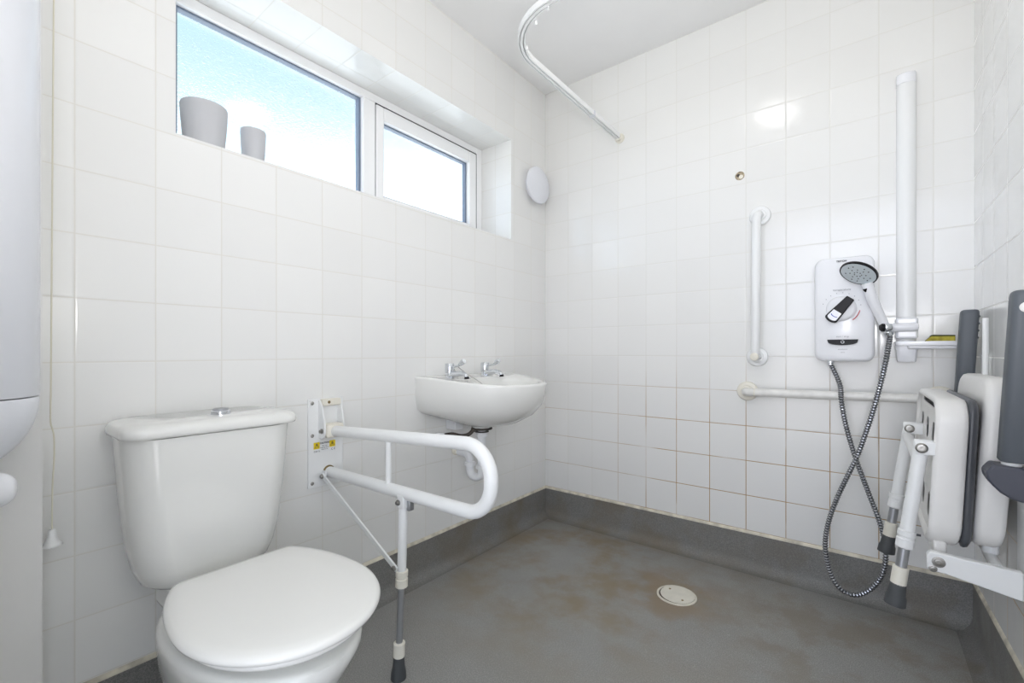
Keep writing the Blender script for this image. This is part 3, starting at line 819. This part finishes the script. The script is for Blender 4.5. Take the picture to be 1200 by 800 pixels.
# ------------------------------------------------------------------ floor drain
fd = thing('floor_drain', 'round cream drain cover set in the grey vinyl floor', 'drain cover', (.877, 1.752, 0))
obj('drain_ring', lt((.877, 1.752, 0), (0, 0, 1), [(.073, 0), (.073, .003), (.0695, .005), (.066, .0045), (.0645, .002)], 48), mat('cream plastic', (.74, .70, .60), .45, noise=.15, nscale=40), fd)
obj('drain_gap', lt((.877, 1.752, .0015), (0, 0, 1), [(.066, 0), (.066, .0008), (0, .0010)], 40), mat('rust and grime', (.06, .035, .02), .8, noise=.5), fd)
obj('drain_lid', lt((.879, 1.754, .0021), (0, 0, 1), [(.0615, 0), (.0625, .002), (.060, .0042), (0, .0048)], 48), mat('cream drain lid', (.76, .73, .64), .45, noise=.08, nscale=30), fd)
for sx_, sy_ in ((.030, -.034), (-.035, .020)):
    obj('lid_screw', lt((.879+sx_, 1.754+sy_, .0062), (0, 0, 1), [(.0045, 0), (.0045, .0012), (.003, .0016)], 12), M_brass, fd)

# ------------------------------------------------------------------ fold-up shower seat on the right wall
ss = thing('shower_chair', 'white and grey fold-up shower chair folded against the right wall', 'shower chair', (1.66, 1.75, .43))
Y0, Y1 = 1.510, 2.000
ZB, ZT = .455, .822
YC, ZC = (Y0+Y1)/2, (ZB+ZT)/2
LEAN = .048                                    # lean towards the wall per metre of height
def onp(x):                                     # a point of the leaning plane
    return lambda a, c: V((x+LEAN*(ZC+c-ZB), YC+a, ZC+c))
def hole_plate(outer, holes, f0, f1):
    """plate with through holes"""
    bm = bmesh.new(); loops = []
    for f in (f0, f1):
        es = []; ls_ = []
        for pts in [outer]+holes:
            vs = [bm.verts.new(f(*p)) for p in pts]
            es += [bm.edges.new((vs[i], vs[(i+1) % len(vs)])) for i in range(len(vs))]
            ls_.append(vs)
        bmesh.ops.triangle_fill(bm, use_beauty=True, use_dissolve=False, edges=es)
        loops.append(ls_)
    for A, B in zip(*loops):
        for i in range(len(A)):
            k = (i+1) % len(A)
            bm.faces.new((A[i], A[k], B[k], B[i]))
    return bm
# moulded shell: rounded rim all round, hollow underside facing the room
sw, shh = Y1-Y0, ZT-ZB
XS = 1.568
bm = bmesh.new()
o0 = rrect(sw, shh, .062, 10)
def sc(pts, d): return [(a*(1-2*d/sw), c*(1-2*d/shh)) for a, c in pts]
rs = []
for d, x in ((.017, .014), (.0155, .004), (.012, .000), (.006, .000), (.0015, .004), (0, .010), (0, .048), (.003, .056), (.010, .060), (.017, .060), (.020, .056)):
    rs.append([onp(XS+x)(*p) for p in sc(o0, d)])
rings(bm, rs, False, closed=True)
obj('seat_shell', bm, M_seatw, ss, ang=60)
slots = []
for ra in (.085, -.105):
    for k in range(3):
        slots.append([(a-.125+.137*k, c+ra) for a, c in rrect(.062, .058, .022, 5)])
slots.append([(a, c+.158) for a, c in rrect(.30, .014, .006, 3)])
obj('seat_panel', hole_plate(sc(o0, .015), slots, onp(XS+.009), onp(XS+.0105)), M_seatw, ss, ang=30)
# dark grey pad on the sitting face
bm = bmesh.new()
XP = XS+.0605
pw, ph = .420, .366
o1 = rrect(pw, ph, .035, 8)
def shp(pts, d, w, hh): return [(a*(1-2*d/w), c*(1-2*d/hh)) for a, c in pts]
def pad_at(x, yo=-.020, zo=.002): return lambda a, c: V((x+.042*(ZC+c-ZB), YC+yo+a, ZC+zo+c))
rings(bm, [[pad_at(XP+x)(*p) for p in shp(o1, d, pw, ph)] for d, x in ((.010, 0), (.002, .003), (0, .007), (.002, .014), (.010, .0195), (.030, .020))], True)
obj('seat_pad', bm, M_pad, ss, ang=60)
# backrest
bw, bh, bz = .420, .412, .669
o2 = rrect(bw, bh, .055, 10)
XBk = 1.650
def back_at(x): return lambda a, c: V((x+.062*(c+bh/2), 1.745+a, bz+c))
bm = bmesh.new()
rings(bm, [[back_at(XBk+x)(*p) for p in shp(o2, d, bw, bh)] for d, x in ((.030, 0), (.012, .001), (.003, .006), (0, .014), (0, .042), (.004, .051), (.014, .055))], True)
obj('backrest', bm, M_seatw, ss, ang=60)
# side beams from the wall to the hinge
def beam(y0, y1):
    pts = [(1.566, .412), (1.566, .444), (1.573, .452), (W-.012, .444), (W-.012, .380), (1.600, .404), (1.572, .405)]
    return slab(bmesh.new(), pts, lambda a, c: V((a, y0, c)), lambda a, c: V((a, y1, c)))
obj('side_beam', beam(1.492, 1.512), M_white, ss, bevel=.003)
obj('side_beam', beam(2.004, 2.024), M_white, ss, bevel=.003)
for y in (1.492,):
    for xx, zz, r in ((1.587, .430, .0085), (1.577, .412, .0055)):
        obj('beam_bolt', lt((xx, y, zz), (0, -1, 0), [(r*1.5, 0), (r*1.5, .0010), (r, .0014), (r*.9, .0028), (r*.5, .0032), (r*.4, .002), (0, .002)], 18), M_steel, ss)
obj('hinge_bar', tb([(1.592, 1.512, .432), (1.592, 2.004, .432)], .012, 16), M_white, ss)
for y in (1.545, 1.965):
    obj('hinge_lug', bx(1.580, 1.606, y-.016, y+.016, .430, .470), M_seatw, ss, bevel=.006)
    obj('wall_bracket', bx(W-.005, W, y-.045-(.008 if y < 1.7 else -.008), y+.045, .365, .93), M_white, ss, bevel=.002)
for y in (1.600, 1.930):
    obj('back_post', tb([(1.690, y, .445), (1.6925, y, .53)], .0155, 16), M_white, ss)
obj('cross_bar', tb([(1.690, 1.512, .436), (1.690, 2.004, .436)], .011, 14), M_white, ss)
obj('frame_post', tb([(1.716, 1.83, .60), (1.716, 1.83, 1.035)], .0065, 14), M_white, ss)
# arms folded upright
def arm(yc, near):
    x0 = 1.699 if near else 1.690; zb, zt = .700, 1.072
    s = obj('armrest', rings(bmesh.new(), [[V((x0+.052*(z-zb)+a*k, yc+c*k, z)) for a, c in rrect(.042, .052, .014, 6)] for z, k in ((zb, .9), (zb+.003, 1), (zt-.012, 1), (zt-.005, .95), (zt-.001, .83), (zt, .66))], True), M_grey, ss, ang=50)
    if not near:
        bm = bmesh.new()
        for k in range(4): lathe(bm, (x0+.0375-.0012*k, yc-.014, zt-.022-.022*k), (0, 1, 0), [(.002, 0), (.0045, .003), (.0045, .025), (.002, .028)], 14)
        obj('finger_grip', bm, M_grey, s)
    if near: obj('arm_button', lt((x0+.017, yc-.026, zt-.038), (0, -1, 0), [(.011, -.002), (.011, .001), (.009, .0025), (0, .003)], 20), M_seatw, s)
    obj('arm_tube', tb([(x0-.002, yc, .650), (x0, yc, .705)], .0165, 16), M_white, ss)
    pts = [(1.667, .694), (1.655, .676), (1.657, .662), (1.665, .648), (1.677, .634), (1.692, .624), (1.708, .619), (W-.006, .617), (W-.006, .690)]
    obj('arm_pivot_cover', slab(bmesh.new(), pts, lambda a, c: V((a, yc-.030, c)), lambda a, c: V((a, yc+.026, c))), M_greyd, ss, bevel=.004)
arm(1.445, True); arm(2.018, False)
# finger bumps on the far arm seen in outline
# legs hanging from the seat
def leg(yc, pv, ft):
    pv, ft = V(pv), V(ft); d = (ft-pv).normalized(); Lg = (ft-pv).length
    l = obj('leg', tb([pv, pv+d*Lg*.60], .0150, 18), M_white, ss)
    obj('leg_collar', lt(pv+d*(Lg*.52), d, [(.016, 0), (.0185, .002), (.0185, .014), (.0165, .016), (.0165, .021), (.0185, .023), (.0185, .044), (.0125, .047)], 20), M_white, l)
    obj('leg_pin', tb([pv+d*(Lg*.52+.008)+V((.018, 0, 0)), pv+d*(Lg*.52+.008)+V((.027, 0, 0))], .003, 8), M_rub, l)
    obj('leg_tube', tb([pv+d*Lg*.6, pv+d*Lg*.88], .0118, 16), M_alu, l)
    obj('leg_sleeve', lt(pv+d*(Lg*.755), d, [(.0125, 0), (.0165, .002), (.0165, .045), (.013, .047)], 20), M_cream, l)
    obj('rubber_foot', lt(pv+d*(Lg-.058), d, [(.014, 0), (.0165, .003), (.0185, .030), (.0195, .034), (.0215, .038), (.0225, .058), (.018, .060)], 22), M_rub, l)
    br = obj('leg_bracket', bx(pv.x-.013, XS+.040, yc-.018, yc-.012, .682, .716), M_white, ss, bevel=.004)
    obj('leg_bracket', bx(pv.x-.013, XS+.040, yc+.012, yc+.018, .682, .716), M_white, ss, bevel=.004)
    obj('bracket_bolt', lt((pv.x, yc-.018, .699), (0, -1, 0), [(.0125, 0), (.0125, .002), (.009, .004), (.009, .006), (.004, .007), (0, .006)], 20), M_steel, br)
leg(1.530, (1.558, 1.530, .695), (1.507, 1.515, .292))
leg(1.890, (1.557, 1.890, .695), (1.501, 1.885, .294))
obj('leg_crossbar', tb([(1.553, 1.535, .672), (1.553, 1.885, .672)], .0135, 16), M_white, ss)

# ------------------------------------------------------------------ light
wd = bpy.data.worlds.new('sky'); SC.world = wd; wd.use_nodes = True
N, L = wd.node_tree.nodes, wd.node_tree.links
bg = N['Background']
tc = N.new('ShaderNodeTexCoord'); sx = N.new('ShaderNodeSeparateXYZ'); L.new(tc.outputs['Generated'], sx.inputs[0])
rp = N.new('ShaderNodeValToRGB'); L.new(sx.outputs['Z'], rp.inputs['Fac'])
el = rp.color_ramp.elements
el[0].position = 0; el[0].color = (2.9, 2.85, 2.95, 1)
el[1].position = 1; el[1].color = (.40, .70, 1.0, 1)
for p_, c_ in ((.02, (3.6, 3.85, 4.6, 1)), (.29, (3.2, 3.4, 4.0, 1)), (.335, (1.1, 1.15, 1.17, 1)), (.385, (.86, .98, 1.0, 1)), (.44, (.80, .95, .99, 1)), (.55, (.63, .88, .97, 1))):
    e = el.new(p_); e.color = c_
L.new(rp.outputs['Color'], bg.inputs['Color']); bg.inputs['Strength'].default_value = 1.0

def area(name, loc, rot, size, energy, col=(1, 1, 1), sy=None):
    l = bpy.data.lights.new(name, 'AREA'); l.energy = energy; l.size = size; l.color = col
    if sy: l.shape = 'RECTANGLE'; l.size_y = sy
    o = bpy.data.objects.new(name, l); COL.objects.link(o); o.location = loc; o.rotation_euler = rot
    return o
bf = area('ceiling_fill', (1.60, .10, 1.10), (0, 0, 0), .30, 11.5, (1, .985, .965))  # added unseen fill light behind the camera, aimed up to brighten the ceiling
bf.rotation_euler = V((-.23, .36, .906)).to_track_quat('-Z', 'Y').to_euler()

# ------------------------------------------------------------------ camera
cam = bpy.data.cameras.new('camera'); co = bpy.data.objects.new('camera', cam); COL.objects.link(co)
cam.sensor_width = 36; cam.lens = 36*FPX/1200; cam.shift_y = (HY-400)/1200; cam.clip_start = .02
co.location = (CX, CY, CZ); co.rotation_euler = (PI/2, 0, AA)
SC.camera = co
SC.view_settings.view_transform = 'Standard'; SC.view_settings.look = 'None'
SC.view_settings.exposure = .09; SC.view_settings.gamma = 1; SC.view_settings.use_curve_mapping = False
SC.cycles.max_bounces = 14; SC.cycles.diffuse_bounces = 8; SC.cycles.transparent_max_bounces = 12
